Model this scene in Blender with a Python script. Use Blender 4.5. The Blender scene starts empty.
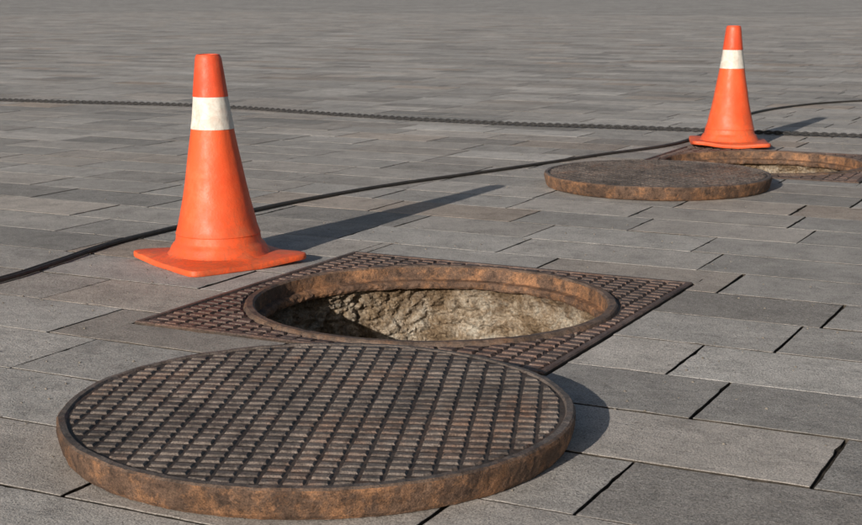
import bpy, math, random
from mathutils import Vector, noise, Matrix
random.seed(7)
scene=bpy.context.scene
try:
    scene.view_settings.view_transform='Standard'; scene.view_settings.look='None'
    scene.view_settings.exposure=0; scene.view_settings.gamma=1
except Exception as e: print(e)
COL=scene.collection
GA=math.radians(-26.7)           # direction of the paving rows
ca,sa=math.cos(GA),math.sin(GA)
def rs(x,y): return (x*ca+y*sa, -x*sa+y*ca)

# ---------------------------------------------------------------- materials
class NT:
    def __init__(s,name):
        s.m=bpy.data.materials.new(name); s.m.use_nodes=True
        s.t=s.m.node_tree; s.n=s.t.nodes; s.b=s.n['Principled BSDF']; s.out=s.n['Material Output']
        s.tc=s.n.new('ShaderNodeTexCoord')
    def L(s,a,b): s.t.links.new(a,b)
    def noise(s,scale,detail=6,rough=.6,vec=None,dist=0):
        n=s.n.new('ShaderNodeTexNoise'); n.inputs['Scale'].default_value=scale
        n.inputs['Detail'].default_value=detail; n.inputs['Roughness'].default_value=rough
        n.inputs['Distortion'].default_value=dist
        s.L(vec if vec else s.tc.outputs['Object'],n.inputs['Vector']); return n.outputs['Fac']
    def ramp(s,fac,stops,interp='LINEAR'):
        r=s.n.new('ShaderNodeValToRGB'); r.color_ramp.interpolation=interp
        e=r.color_ramp.elements
        while len(e)<len(stops): e.new(.5)
        for el,(p,c) in zip(e,stops):
            el.position=p
            if not hasattr(c,'__len__'): c=(c,c,c)
            el.color=(c[0],c[1],c[2],1)
        s.L(fac,r.inputs['Fac']); return r.outputs['Color']
    def mix(s,fac,a,b,mode='MIX'):
        n=s.n.new('ShaderNodeMix'); n.data_type='RGBA'; n.blend_type=mode
        for k,v in ((0,fac),(6,a),(7,b)):
            if hasattr(v,'links'): s.L(v,n.inputs[k])
            elif k==0: n.inputs[0].default_value=v
            else:
                if not hasattr(v,'__len__'): v=(v,v,v)
                n.inputs[k].default_value=(v[0],v[1],v[2],1)
        return n.outputs[2]
    def math(s,op,a,b=0.0):
        n=s.n.new('ShaderNodeMath'); n.operation=op
        for k,v in ((0,a),(1,b)):
            if hasattr(v,'links'): s.L(v,n.inputs[k])
            else: n.inputs[k].default_value=v
        return n.outputs[0]
    def bump(s,h,dist,strength=1,prev=None):
        n=s.n.new('ShaderNodeBump'); n.inputs['Distance'].default_value=dist; n.inputs['Strength'].default_value=strength
        s.L(h,n.inputs['Height'])
        if prev: s.L(prev,n.inputs['Normal'])
        return n.outputs['Normal']
    def fin(s,col,rough=.8,normal=None,metal=0,spec=.3):
        if hasattr(col,'links'): s.L(col,s.b.inputs['Base Color'])
        else: s.b.inputs['Base Color'].default_value=(*col,1)
        if hasattr(rough,'links'): s.L(rough,s.b.inputs['Roughness'])
        else: s.b.inputs['Roughness'].default_value=rough
        s.b.inputs['Metallic'].default_value=metal
        s.b.inputs['Specular IOR Level'].default_value=spec
        if normal: s.L(normal,s.b.inputs['Normal'])
        return s.m
    def attr(s,name):
        n=s.n.new('ShaderNodeAttribute'); n.attribute_name=name; return n.outputs['Fac']
    def geo_z(s):
        n=s.n.new('ShaderNodeSeparateXYZ'); s.L(s.tc.outputs['Object'],n.inputs[0]); return n.outputs['Z']

def m_paver():
    k=NT('granite_paver'); tone=k.attr('tone')
    base=k.ramp(tone,[(0,(.280,.266,.250)),(.5,(.392,.370,.346)),(1,(.500,.474,.444))])
    base=k.mix(k.attr('warm'),base,(.41,.315,.245))
    st=k.ramp(k.noise(1.3,4,.65),[(.3,.80),(.7,1.13)])
    base=k.mix(1,base,st,'MULTIPLY')
    st2=k.ramp(k.noise(11,5,.78,dist=.5),[(.32,.72),(.50,1.0),(.68,1.18)])
    base=k.mix(1,base,st2,'MULTIPLY')
    gn=k.noise(300,3,.8)
    g=k.ramp(gn,[(.30,.35),(.48,.95),(.72,1.7)])
    base=k.mix(.95,base,g,'MULTIPLY')
    gm=k.noise(110,3,.8)
    dk=k.ramp(gm,[(.34,1.0),(.42,0.0)])
    base=k.mix(k.math('MULTIPLY',dk,.65),base,(.08,.07,.062))
    sp=k.ramp(gm,[(.60,0.0),(.68,1.0)])
    base=k.mix(k.math('MULTIPLY',sp,.5),base,(.60,.575,.54))
    n1=k.bump(gn,.0025,.9)
    n2=k.bump(k.noise(34,4,.65),.005,.55,n1)
    return k.fin(base,.82,n2,spec=.25)
def m_bed():
    k=NT('joint_sand'); c=k.ramp(k.noise(60,4),[(.3,(.02,.018,.015)),(.7,(.075,.064,.053))])
    return k.fin(c,.95,spec=.1)
def m_far():
    k=NT('far_paving')
    br=k.n.new('ShaderNodeTexBrick'); br.inputs['Scale'].default_value=1
    br.inputs['Brick Width'].default_value=.5; br.inputs['Row Height'].default_value=.255
    br.inputs['Mortar Size'].default_value=.004; br.inputs['Color1'].default_value=(.29,.274,.256,1)
    br.inputs['Color2'].default_value=(.47,.444,.415,1); br.inputs['Mortar'].default_value=(.09,.08,.07,1)
    k.L(k.tc.outputs['Object'],br.inputs['Vector'])
    c=k.mix(1,br.outputs['Color'],k.ramp(k.noise(.35,6,.8),[(.32,.70),(.68,1.2)]),'MULTIPLY')
    c=k.mix(1,c,k.ramp(k.noise(5,6,.9),[(.3,.45),(.7,1.5)]),'MULTIPLY')
    return k.fin(c,.85,k.bump(k.noise(30,5),.006),spec=.25)
def m_iron(name,dark,mid,rust,lo,hi,bumpd=.0015,gr=.7,rough=.62,metal=.1,rs_=7,patch=.4,mb=.004,vd=1.0):
    k=NT(name)
    a=k.ramp(k.noise(18,5,.75,dist=.4),[(.32,dark),(.62,mid)])
    r=k.ramp(k.noise(rs_,7,.8),[(lo,0.0),(hi,1.0)])
    c=k.mix(r,a,rust)
    c=k.mix(1,c,k.ramp(k.noise(3.6,5,.7,dist=.6),[(.36,1-.34*vd),(.64,1+.20*vd)]),'MULTIPLY')
    gn=k.noise(420,3,.75)
    g=k.ramp(gn,[(.28,1-gr*.85),(.72,1+gr*.9)])
    c=k.mix(1,c,g,'MULTIPLY')
    mn=k.noise(75,5,.75)
    d=k.ramp(mn,[(.36,patch),(.50,1.0)])
    c=k.mix(.85,c,d,'MULTIPLY')
    n=k.bump(gn,bumpd,.8); n=k.bump(mn,mb,.6,n)
    return k.fin(c,rough,n,metal,.35)
M_PAD =m_iron('cast_iron_worn',(.080,.062,.053),(.180,.148,.128),(.180,.098,.062),.52,.74,gr=.85,rough=.55,rs_=5)
M_FPAD=m_iron('cast_iron_reddish',(.074,.050,.042),(.165,.118,.099),(.170,.086,.056),.47,.76,gr=.85,rough=.55)
M_GRV =m_iron('cast_iron_groove',(.034,.025,.020),(.092,.070,.056),(.110,.064,.042),.48,.75)
M_RUST=m_iron('rusty_rim',(.066,.040,.029),(.165,.100,.067),(.340,.172,.086),.46,.62,.0022,.8,.75,0,13,.38,.0035,1.2)
M_LIP =m_iron('rusty_lip',(.072,.050,.040),(.180,.128,.098),(.250,.138,.082),.46,.68,.0016,.7,.62,.05,12,.42,.003)
def m_wall():
    k=NT('broken_concrete')
    c=k.ramp(k.noise(7,7,.8,dist=.5),[(.32,(.13,.085,.05)),(.44,(.36,.26,.165)),(.52,(.60,.49,.37)),(.60,(.80,.73,.61))])
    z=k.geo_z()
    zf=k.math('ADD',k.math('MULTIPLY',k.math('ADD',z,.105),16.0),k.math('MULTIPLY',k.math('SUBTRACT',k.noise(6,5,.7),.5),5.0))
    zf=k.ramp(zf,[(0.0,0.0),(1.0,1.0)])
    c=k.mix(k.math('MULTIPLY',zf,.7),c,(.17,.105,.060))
    mn=k.noise(150,5,.8)
    c=k.mix(1,c,k.ramp(mn,[(.3,.45),(.7,1.4)]),'MULTIPLY')
    c=k.mix(.7,c,k.ramp(k.noise(38,5,.75),[(.36,.4),(.48,1.0)]),'MULTIPLY')
    n=k.bump(k.noise(60,7,.85),.012,1); n=k.bump(mn,.005,1,n)
    return k.fin(c,.92,n,spec=.15)
M_WALL=m_wall()
def m_dirt():
    k=NT('sump_dirt'); c=k.ramp(k.noise(12,6),[(.3,(.03,.022,.016)),(.7,(.10,.075,.05))])
    return k.fin(c,.95,k.bump(k.noise(40,6),.02))
M_DIRT=m_dirt()
def m_cone(name,c1,c2,dirt,rough=.42,zd=.10):
    k=NT(name)
    c=k.mix(k.ramp(k.noise(6,5,.6),[(.3,0.0),(.7,1.0)]),c1,c2)
    z=k.geo_z()
    f=k.math('SUBTRACT',1.0,k.math('DIVIDE',z,zd*2.2))
    f=k.math('MAXIMUM',f,.14)
    nn=k.ramp(k.noise(38,7,.78,dist=.5),[(.40,0.0),(.62,1.0)])
    f=k.math('MULTIPLY',f,nn); f=k.math('MULTIPLY',f,.66)
    c=k.mix(f,c,dirt)
    mp=k.n.new('ShaderNodeMapping'); mp.inputs['Scale'].default_value=(1,1,.28); k.L(k.tc.outputs['Object'],mp.inputs['Vector'])
    sc=k.ramp(k.noise(30,8,.88,vec=mp.outputs[0],dist=1.0),[(.560,0.0),(.61,1.0)])
    c=k.mix(k.math('MULTIPLY',sc,.42),c,dirt)
    pal=k.ramp(k.noise(9,7,.8),[(.50,0.0),(.72,1.0)])
    c=k.mix(k.math('MULTIPLY',pal,.22),c,(.85,.33,.16))
    n=k.bump(k.noise(180,4,.6),.0009,.7); n=k.bump(k.noise(14,3,.5),.006,.45,n)
    return k.fin(c,k.ramp(k.noise(25,5),[(.3,rough-.04),(.7,rough+.2)]),n,spec=.4)
M_OR=m_cone('orange_plastic',(.76,.085,.021),(.85,.125,.034),(.28,.10,.05),.44)
M_RD=m_cone('orange_sleeve',(.64,.064,.021),(.72,.09,.03),(.20,.08,.04),.44)
M_WH=m_cone('white_band',(.78,.755,.70),(.68,.645,.58),(.34,.28,.22),.45,.5)
def m_simple(name,c1,c2,scale,rough,bd):
    k=NT(name); c=k.ramp(k.noise(scale,6,.7),[(.35,c1),(.7,c2)])
    return k.fin(c,rough,k.bump(k.noise(scale*3,4),bd),spec=.4)
M_CAB=m_simple('black_rubber',(.018,.017,.016),(.055,.048,.042),30,.6,.001)
M_ROPE=m_simple('dark_rope',(.012,.012,.014),(.048,.046,.046),60,.7,.002)

# ---------------------------------------------------------------- helpers
def mkobj(name,verts,faces,mats,midx=None,smooth=False,parent=None,attrs=None):
    me=bpy.data.meshes.new(name); me.from_pydata(verts,[],faces)
    for m in mats: me.materials.append(m)
    if midx: me.polygons.foreach_set('material_index',midx)
    if smooth: me.polygons.foreach_set('use_smooth',[True]*len(faces))
    if attrs:
        for k,v in attrs.items():
            at=me.attributes.new(k,'FLOAT','FACE'); at.data.foreach_set('value',v)
    me.update()
    o=bpy.data.objects.new(name,me); COL.objects.link(o)
    if parent: o.parent=parent
    return o
def subtract(R,H):
    x0,x1,y0,y1=R; a0,a1,b0,b1=H
    if a0>=x1 or a1<=x0 or b0>=y1 or b1<=y0: return [R]
    out=[]
    if a0>x0: out.append((x0,a0,y0,y1))
    if a1<x1: out.append((a1,x1,y0,y1))
    m0,m1=max(x0,a0),min(x1,a1)
    if b0>y0: out.append((m0,m1,y0,b0))
    if b1<y1: out.append((m0,m1,b1,y1))
    return out
def clip(poly,nx,ny,c):   # keep nx*x+ny*y<=c
    out=[]
    for i in range(len(poly)):
        p,q=poly[i],poly[(i+1)%len(poly)]
        dp=nx*p[0]+ny*p[1]-c; dq=nx*q[0]+ny*q[1]-c
        if dp<=0: out.append(p)
        if (dp<0<dq) or (dq<0<dp):
            t=dp/(dp-dq); out.append((p[0]+t*(q[0]-p[0]),p[1]+t*(q[1]-p[1])))
    return out
def area(p): return abs(sum(p[i][0]*p[(i+1)%len(p)][1]-p[(i+1)%len(p)][0]*p[i][1] for i in range(len(p))))/2

# ---------------------------------------------------------------- pavement
HALF=.473
MH=[(0.0,3.237),(1.369,5.95)]
holes=[]
for (x,y) in MH:
    r,s=rs(x,y); holes.append((r-HALF-.005,r+HALF+.005,s-HALF-.005,s+HALF+.005))
REG=(-30,12,-2.32,40.52)
V=[];F=[];MI=[];TN=[];WM=[]
def tile(x0,x1,y0,y1,tone,warm):
    if x1-x0<.02 or y1-y0<.02: return
    z=random.uniform(-.0008,.0004); tx=random.uniform(-.0012,.0012); ty=random.uniform(-.0018,.0018)
    cx,cy=(x0+x1)/2,(y0+y1)/2
    def zz(x,y): return z+(x-cx)*tx+(y-cy)*ty
    j=lambda: random.uniform(-.0012,.0012)
    # wavy, slightly worn arrises on the near pavers
    near = (abs(cx*sa+cy*ca)<9 and cy<9 and cx>-7 and cx<3)
    c=[(x0+j(),y0+j()),(x1+j(),y0+j()),(x1+j(),y1+j()),(x0+j(),y1+j())]
    if near:
        ring=[]
        for k in range(4):
            p,q=c[k],c[(k+1)%4]; L=math.hypot(q[0]-p[0],q[1]-p[1]); n=max(2,int(L/.025))
            nx,ny=-(q[1]-p[1])/L,(q[0]-p[0])/L
            for m in range(n):
                t=m/n; o=0 if m==0 else abs(random.gauss(0,.0008))
                if m and random.random()<.06: o+=random.uniform(.001,.005)
                ring.append((p[0]+(q[0]-p[0])*t+nx*o,p[1]+(q[1]-p[1])*t+ny*o,nx,ny))
    else:
        ring=[(c[0][0],c[0][1],1,1),(c[1][0],c[1][1],-1,1),(c[2][0],c[2][1],-1,-1),(c[3][0],c[3][1],1,-1)]
    N=len(ring); b=len(V)
    for (x,y,_,_) in ring: V.append((x,y,-.03))
    for (x,y,_,_) in ring: V.append((x,y,zz(x,y)-.0008))
    for (x,y,nx,ny) in ring: 
        V.append((x+nx*.0014,y+ny*.0014,zz(x,y)))
    for k in range(N):
        n=(k+1)%N
        F.append((b+k,b+n,b+N+n,b+N+k)); MI.append(1)
        F.append((b+N+k,b+N+n,b+2*N+n,b+2*N+k)); MI.append(0)
    F.append(tuple(range(b+2*N,b+3*N))); MI.append(0)
    for _ in range(2*N+1): TN.append(tone);WM.append(warm)
known={1.76:-.669,2.015:-.405,2.27:-.658,2.525:-.782,2.78:-.642}
RH=.255
k0=int(round((REG[2]-1.76)/RH))
nrow=int(round((REG[3]-REG[2])/RH))
for i in range(nrow):
    s0=1.76+RH*(k0+i); s1=s0+RH
    xs=[]
    a=None
    for kk,v in known.items():
        if abs(kk-s0)<.02: a=v
    if a is None: a=random.uniform(-.5,.5)
    def ln(): return random.choice([.5,.5,.5,.5,.42,.38,.56])
    x=a
    while x<REG[1]: xs.append(x); x+=ln()
    xs.append(REG[1])
    x=a-.5
    while x>REG[0]: xs.append(x); x-=ln()
    xs.append(REG[0]); xs.sort()
    for p,q in zip(xs[:-1],xs[1:]):
        gx=random.choice([.0020,.0028,.0040]); gy=random.uniform(.0016,.0030)
        tone=min(1,max(0,random.gauss(.5,.26))); warm=max(0,random.gauss(.03,.10))
        if random.random()<.06: warm=random.uniform(.3,.6)
        ps=[(p+gx,q-gx,s0+gy,s1-gy)]
        for h in holes:
            nn=[]
            for t in ps: nn+=subtract(t,h)
            ps=nn
        for t in ps: tile(*t,tone,warm)
bed=[REG]
for h in holes:
    nn=[]
    g=.004
    for t in bed: nn+=subtract(t,(h[0]+g,h[1]-g,h[2]+g,h[3]-g))
    bed=nn
for (x0,x1,y0,y1) in bed:
    b=len(V); V+= [(x0,y0,-.008),(x1,y0,-.008),(x1,y1,-.008),(x0,y1,-.008)]
    F.append((b,b+1,b+2,b+3)); MI.append(1);TN.append(0);WM.append(0)
pv=mkobj('pavement',V,F,[m_paver(),m_bed()],MI,attrs={'tone':TN,'warm':WM})
pv.rotation_euler=(0,0,GA)
V=[];F=[]
for (x0,x1,y0,y1) in subtract((-500,500,-500,500),REG):
    b=len(V); V+=[(x0,y0,-.001),(x1,y0,-.001),(x1,y1,-.001),(x0,y1,-.001)]; F.append((b,b+1,b+2,b+3))
gd=mkobj('ground',V,F,[m_far()]); gd.rotation_euler=(0,0,GA)

# ---------------------------------------------------------------- pads
def add_pads(V,F,MI,polys,z0,z1,mi,ins=.003):
    for p in polys:
        if len(p)<3 or area(p)<.6e-4: continue
        n=len(p); cx=sum(q[0] for q in p)/n; cy=sum(q[1] for q in p)/n
        if sum(p[i][0]*p[(i+1)%n][1]-p[(i+1)%n][0]*p[i][1] for i in range(n))<0: p=p[::-1]
        b=len(V); dz=random.uniform(-.0008,.0003)
        j=[(random.uniform(-.0007,.0007),random.uniform(-.0007,.0007)) for _ in range(n)]
        for q,jj in zip(p,j): V.append((q[0]+jj[0],q[1]+jj[1],z0))
        for q,jj in zip(p,j):
            dx,dy=cx-q[0],cy-q[1]
            V.append((q[0]+jj[0]*2+math.copysign(min(ins,abs(dx)*.5),dx),q[1]+jj[1]*2+math.copysign(min(ins,abs(dy)*.5),dy),z1+dz))
        for k in range(n):
            m=(k+1)%n; F.append((b+k,b+m,b+n+m,b+n+k)); MI.append(mi)
        F.append(tuple(range(b+n,b+2*n))); MI.append(mi)

def loops_mesh(loops,mats,cap0=False,cap1=False):
    V=[];F=[];MI=[]
    n=len(loops[0])
    for lp in loops: V+=lp
    for i in range(len(loops)-1):
        for k in range(n):
            m=(k+1)%n
            F.append((i*n+k,i*n+m,(i+1)*n+m,(i+1)*n+k)); MI.append(mats[i])
    if cap0: F.append(tuple(range(n))[::-1]); MI.append(mats[0])
    if cap1: F.append(tuple(range((len(loops)-1)*n,len(loops)*n))); MI.append(mats[-1])
    return V,F,MI

def fb(x,y,z,o=4):
    return noise.fractal(Vector((x,y,z)),1.0,2.0,o)

def make_cover(x,y,rot,seed):
    N=360
    prof=[(.392,0),(.398,.002),(.402,.008),(.405,.018),(.408,.030),(.4095,.040),(.4085,.0460),(.4055,.0490),(.3955,.0496),(.393,.0466)]
    mats=[0,0,0,0,0,0,3,1,1]
    loops=[]
    for i,(r,z) in enumerate(prof):
        lp=[]
        for k in range(N):
            a=2*math.pi*k/N
            c,s=math.cos(a),math.sin(a)
            d=(fb(c*9+seed,s*9,z*30)*.0014+fb(c*45+seed,s*45,z*110)*.0009) if i<9 else 0
            dz=(fb(c*6+seed,s*6,3)*.0009+fb(c*40+seed,s*40,3)*.0007) if 1<=i<9 else 0
            lp.append(((r+d)*c,(r+d)*s,z+dz))
        loops.append(lp)
    V,F,MI=loops_mesh(loops,mats,True,False)
    b=len(V)-N
    F.append(tuple(range(b,b+N))); MI.append(2)
    polys=[]
    U,W=.0335,.0268; pu,pw=.0280,.0178
    for i in range(-14,15):
        for j in range(-17,18):
            cx=i*U; cy=j*W
            p=[(cx-pu/2,cy-pw/2),(cx+pu/2,cy-pw/2),(cx+pu/2,cy+pw/2),(cx-pu/2,cy+pw/2)]
            d=math.hypot(cx,cy)
            if d>.42: continue
            if d>.31:
                for t in (-.12,-.04,.04,.12):
                    aa=math.atan2(cy,cx)+t
                    p=clip(p,math.cos(aa),math.sin(aa),.388)
                    if len(p)<3: break
            polys.append(p)
    add_pads(V,F,MI,polys,.0464,.0496,1,.0024)
    o=mkobj('manhole_cover',V,F,[M_RUST,M_PAD,M_GRV,M_LIP],MI)
    o.location=(x,y,.0005); o.rotation_euler=(0,0,math.radians(rot))
    return o
make_cover(-.179,2.243,-6,0)
make_cover(.822,5.245,24,5)

def make_manhole(x,y,seed):
    e=bpy.data.objects.new('manhole',None); COL.objects.link(e)
    e.location=(x,y,0); e.rotation_euler=(0,0,GA); e.empty_display_size=.2
    N=256
    def sq(h,z):
        out=[]
        for k in range(N):
            a=2*math.pi*k/N; c,s=math.cos(a),math.sin(a); t=h/max(abs(c),abs(s))
            out.append((t*c,t*s,z))
        return out
    def ci(r,z,j=0):
        out=[]
        for k in range(N):
            a=2*math.pi*k/N; c,s=math.cos(a),math.sin(a)
            rr=r+j*(fb(c*8+seed,s*8,z*30)+.5*fb(c*40+seed,s*40,z*60))-.005
            zz=z+j*.6*(fb(c*6+seed,s*6,9)+.5*fb(c*40+seed,s*40,9))
            out.append((rr*c,rr*s,zz))
        return out
    H=HALF
    loops=[sq(H,-.07),sq(H,.002),sq(H-.003,.005),sq(H-.013,.005),sq(H-.016,-.001),ci(.430,-.001),ci(.427,.006,.0010),ci(.423,.009,.0012),
           ci(.410,.009,.0012),ci(.405,.005,.0014),ci(.403,-.010,.0014),ci(.402,-.025,.0014),ci(.388,-.028,.003),ci(.384,-.032,.003),ci(.383,-.040,.005),ci(.386,-.046,.005),ci(.43,-.055)]
    mats=[2,1,1,1,2,3,3,3,3,0,0,0,0,0,0,0]
    V,F,MI=loops_mesh(loops,mats)
    polys=[]
    U,W=.0415,.0305; pu,pw=.0350,.0225
    lim=H-.018
    for i in range(-12,12):
        for j in range(-16,16):
            cx=(i+.5)*U; cy=(j+.5)*W
            p=[(cx-pu/2,cy-pw/2),(cx+pu/2,cy-pw/2),(cx+pu/2,cy+pw/2),(cx-pu/2,cy+pw/2)]
            d=math.hypot(cx,cy)
            if d<.41: continue
            a=math.atan2(cy,cx)
            if d<.48: p=clip(p,-math.cos(a),-math.sin(a),-.431)
            for q in ((1,0),(-1,0),(0,1),(0,-1)):
                if len(p)>=3: p=clip(p,q[0],q[1],lim)
            polys.append(p)
    add_pads(V,F,MI,polys,-.0012,.0040,1,.0025)
    mkobj('frame',V,F,[M_RUST,M_FPAD,M_GRV,M_LIP],MI,parent=e)
    NS,NZ=600,160
    loops=[]
    for i in range(NZ+1):
        z=-.044-.95*(i/NZ)**1.7; lp=[]
        for k in range(NS):
            a=2*math.pi*k/NS; c,s=math.cos(a),math.sin(a)
            P=Vector((c*3.8+seed,s*3.8,z*10))
            Q=Vector((c*9+seed,s*9,z*26))+noise.noise_vector(P*2)*.4
            vd=noise.voronoi(Q)[0]
            cell=(vd[1]-vd[0])
            d=fb(P.x,P.y,P.z,5)*.015+min(cell,.5)*.024+abs(fb(c*24+seed,s*24,z*64,4))*.011
            r=.406+min(1,i/6)*(.002-d)+.06*(i/NZ)
            lp.append((r*c,r*s,z))
        loops.append(lp)
    V,F,MI=loops_mesh(loops[::-1],[0]*NZ,False,False)
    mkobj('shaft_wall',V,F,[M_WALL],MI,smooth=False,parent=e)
    V=[];F=[];n=40
    for i in range(n+1):
        for j in range(n+1):
            X=-.5+i/n;Y=-.5+j/n; V.append((X,Y,-.95+.05*fb(X*5+seed,Y*5,1)))
    for i in range(n):
        for j in range(n):
            b=i*(n+1)+j; F.append((b,b+n+1,b+n+2,b+1))
    mkobj('shaft_floor',V,F,[M_DIRT],smooth=True,parent=e)
for i,(x,y) in enumerate(MH): make_manhole(x,y,3.3+i*11)

# ---------------------------------------------------------------- traffic cones
def make_cone(x,y,rot,tilt,seed,z=.001):
    N=224
    loops=[];mats=[]
    hs=.174
    def rsq(sc,off,z0):
        out=[]
        for k in range(N):
            a=2*math.pi*(k+.5)/N; c,s=math.cos(a),math.sin(a)
            p=13.0; r=(hs+off)*sc/((abs(c)**p+abs(s)**p)**(1/p))
            corner=(abs(2*c*s))**3
            w=.010*corner*(math.sin(a*1.0+seed)+.8)*sc+.0015*math.sin(5*a+seed)
            out.append((r*c,r*s,max(.0,z0+w)))
        return out
    def circ(r,z0,j=0):
        out=[]
        for k in range(N):
            a=2*math.pi*(k+.5)/N; rr=r+j*fb(math.cos(a)*1.5+seed,math.sin(a)*1.5,z0*9,2)
            out.append((rr*math.cos(a),rr*math.sin(a),z0))
        return out
    def blend(A,B,t): return [tuple(p*(1-t)+q*t for p,q in zip(a,b)) for a,b in zip(A,B)]
    A=rsq(.975,0,.016); B=circ(.134,.024)
    seq=[(rsq(.93,0,.000),0),(rsq(.99,0,.000),0),(rsq(1,0,.003),0),(rsq(1,0,.012),0),(rsq(.992,0,.0150),0),(A,0),
         (blend(A,B,.35),0),(blend(A,B,.7),0),(B,0),(circ(.129,.030),0),(circ(.124,.042),0),(circ(.119,.049),0),(circ(.1145,.053),0),(circ(.112,.058),0),
         (circ(.1095,.074),0),(circ(.1110,.076),0),(circ(.1090,.080),0)]
    def R(zz):
        t=(zz-.080)/(.532-.080); return .1065*(1-t)+.0315*t-.007*math.sin(math.pi*t)
    zs=[.10,.13,.17,.21,.25,.29,.33,.3475]
    for q in zs: seq.append((circ(R(q),q,.002),0))
    seq.append((circ(R(.348)+.0012,.3485,.002),1))
    for q in (.37,.39,.41,.4305): seq.append((circ(R(q)+.0012,q,.002),1))
    seq.append((circ(R(.431)+.0022,.4312,.001),2))
    for q in (.45,.48,.51,.526): seq.append((circ(R(q)+.0022,q,.001),2))
    seq+= [(circ(.0325,.533),2),(circ(.0295,.538),2),(circ(.0245,.5385),2),(circ(.0225,.535),2),(circ(.026,.50),2),(circ(.04,.40),0),(circ(.098,.06),0),(circ(.11,.010),0)]
    loops=[s[0] for s in seq]; mats=[s[1] for s in seq[1:]]
    V,F,MI=loops_mesh(loops,mats)
    n=N; last=len(loops)-1
    for k in range(n):
        m=(k+1)%n; F.append((last*n+k,last*n+m,m,k)); MI.append(0)
    o=mkobj('traffic_cone',V,F,[M_OR,M_WH,M_RD],MI,smooth=True)
    if tilt:
        ca_,sa_=math.cos(-rot),math.sin(-rot)
        for v in o.data.vertices:
            if v.co.z>.03:
                h=v.co.z-.03; v.co.x+=tilt*h*ca_; v.co.y+=tilt*h*sa_
    o.data.polygons.foreach_set('use_smooth',[True]*len(o.data.polygons))
    try: o.data.set_sharp_from_angle(angle=math.radians(38))
    except Exception as ex: print(ex)
    o.location=(x,y,z); o.rotation_euler=(0,0,rot)
    return o
make_cone(-.557,3.755,math.radians(45-7.8),-.030,1.0)
make_cone(1.363,6.62,math.radians(-7),.004,4.0,.006)

# ---------------------------------------------------------------- rope & cables
def catmull(P,step):
    P=[Vector(p) for p in P]; P=[P[0]*2-P[1]]+P+[P[-1]*2-P[-2]]
    out=[]
    for i in range(1,len(P)-2):
        n=max(2,int((P[i+1]-P[i]).length/step))
        for k in range(n):
            t=k/n; a,b,c,d=P[i-1],P[i],P[i+1],P[i+2]
            out.append(.5*((2*b)+(c-a)*t+(2*a-5*b+4*c-d)*t*t+(3*b-a-3*c+d)*t**3))
    out.append(P[-2]); return out
def curve(name,strands,r,mat,res=4):
    cu=bpy.data.curves.new(name,'CURVE'); cu.dimensions='3D'; cu.bevel_depth=r; cu.bevel_resolution=res
    for pts in strands:
        sp=cu.splines.new('POLY'); sp.points.add(len(pts)-1)
        for q,p in zip(sp.points,pts): q.co=(p[0],p[1],p[2],1)
        sp.use_smooth=True
    cu.materials.append(mat)
    o=bpy.data.objects.new(name,cu); COL.objects.link(o); return o
rp=[(-8,11.6,0),(-5,10.35,0),(-2.78,9.35,0),(-1.41,8.87,0),(-.455,8.16,0),(.365,7.67,0),(1.116,7.39,0),(2.08,6.98,0),(3.6,6.35,0),(6,5.6,0)]
path=catmull(rp,.008)
st=[]
for ph in (0,math.pi):
    pts=[];L=0
    for i,p in enumerate(path):
        if i: L+=(p-path[i-1]).length
        d=(path[min(i+1,len(path)-1)]-path[max(i-1,0)]).normalized(); nrm=Vector((-d.y,d.x,0))
        a=L/.09*2*math.pi+ph
        w=.006*math.sin(L*1.7)+.003*math.sin(L*4.1)
        pts.append(p+nrm*(math.cos(a)*.0060+w)+Vector((0,0,.0113+math.sin(a)*.0060)))
    st.append(pts)
curve('rope',st,.0053,M_ROPE,3)
cp=[(-2.3,1.4,0),(-1.6,2.5,0),(-1.25,3.1,0),(-1.049,3.458,0),(-.966,3.708,0),(-.855,4.058,0),(-.565,4.607,0),(-.348,4.953,0),(-.113,5.264,0),(.272,5.682,0),(.726,6.206,0),(1.154,6.704,0),(1.543,7.61,0),(1.853,8.358,0),(2.269,8.939,0),(2.76,9.315,0),(4,9.9,0),(6,10.4,0)]
pa=catmull(cp,.03)
curve('electric_cable',[[(p.x,p.y,.0068) for p in pa]],.0058,M_CAB)
pb=[]
for i,p in enumerate(pa):
    d=(pa[min(i+1,len(pa)-1)]-pa[max(i-1,0)]).normalized(); nrm=Vector((-d.y,d.x,0))
    off=.015+.026*max(0,1-abs(p.y-2.6)/1.6)+.004*math.sin(p.y*3.1)
    pb.append(p+nrm*off)
curve('electric_cable',[[(p.x,p.y,.0055) for p in pb]],.0045,M_CAB)

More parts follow.
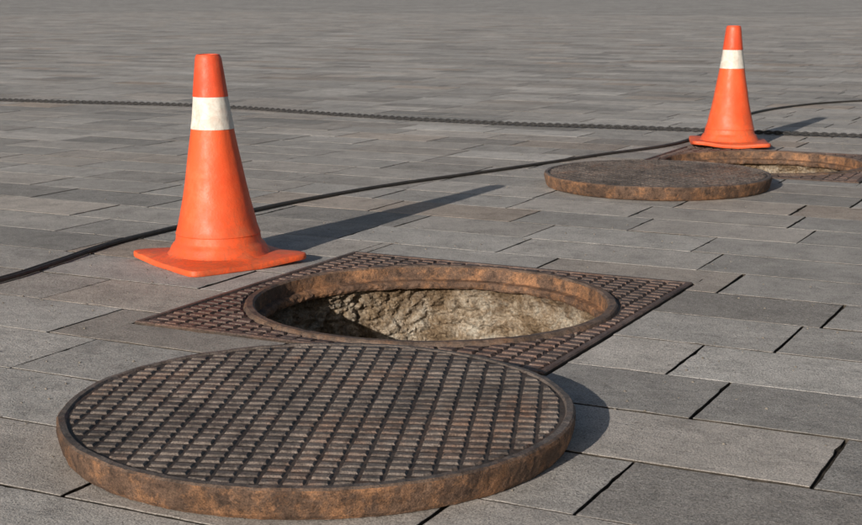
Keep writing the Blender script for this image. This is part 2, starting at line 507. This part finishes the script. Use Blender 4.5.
# ---------------------------------------------------------------- small grit on the paving
V=[];F=[]
def stone(x,y,r,z0=0):
    b=len(V); n=6
    for (zz,s) in ((0,1),(.55,.85)):
        for k in range(n):
            a=2*math.pi*k/n+random.uniform(-.2,.2); rr=r*s*random.uniform(.7,1.15)
            V.append((x+rr*math.cos(a),y+rr*math.sin(a),z0+zz*r))
    V.append((x,y,z0+r*.95))
    for k in range(n):
        m=(k+1)%n; F.append((b+k,b+m,b+n+m,b+n+k)); F.append((b+n+k,b+n+m,b+2*n))
def inhole(x,y):
    return any(math.hypot(x-c[0],y-c[1])<.43 for c in MH)
for _ in range(1100):
    if random.random()<.6:
        c=random.choice(MH); a=random.uniform(0,6.283); d=.69+abs(random.gauss(0,.3)); x=c[0]+d*math.cos(a); y=c[1]+d*math.sin(a)
    else: x=random.uniform(-2,2.5); y=random.uniform(1.6,8)
    if inhole(x,y): continue
    stone(x,y,random.choice([.0012,.0016,.002,.003]) )
mkobj('grit',V,F,[m_simple('grit_stone',(.10,.085,.07),(.30,.27,.23),90,.9,.001)])

# ---------------------------------------------------------------- light
EL=math.radians(17.6); AZ=Vector((-.48,-.877)).normalized()
sd=Vector((AZ.x*math.cos(EL),AZ.y*math.cos(EL),math.sin(EL)))
sl=bpy.data.lights.new('sun','SUN'); sl.energy=5.0; sl.angle=math.radians(.4); sl.color=(1,.925,.83)
so=bpy.data.objects.new('sun',sl); COL.objects.link(so); so.location=sd*20
so.rotation_euler=(-sd).to_track_quat('-Z','Y').to_euler()
w=bpy.data.worlds.new('World'); scene.world=w; w.use_nodes=True
nt=w.node_tree; bg=nt.nodes['Background']; sk=nt.nodes.new('ShaderNodeTexSky'); sk.sky_type='NISHITA'
sk.sun_disc=False; sk.sun_elevation=EL; sk.sun_rotation=math.atan2(sd.x,sd.y); sk.dust_density=2.0; sk.ozone_density=1.0
nt.links.new(sk.outputs[0],bg.inputs[0]); bg.inputs[1].default_value=.068

# ---------------------------------------------------------------- camera
cd=bpy.data.cameras.new('camera'); cam=bpy.data.objects.new('camera',cd); COL.objects.link(cam)
cd.sensor_width=36; cd.lens=36*1450/862; cd.clip_start=.05; cd.clip_end=2000
cam.location=(0,0,.70); cam.rotation_euler=(math.radians(90-10.63),0,0)
cd.dof.use_dof=True; cd.dof.focus_distance=3.0; cd.dof.aperture_fstop=20
scene.camera=cam
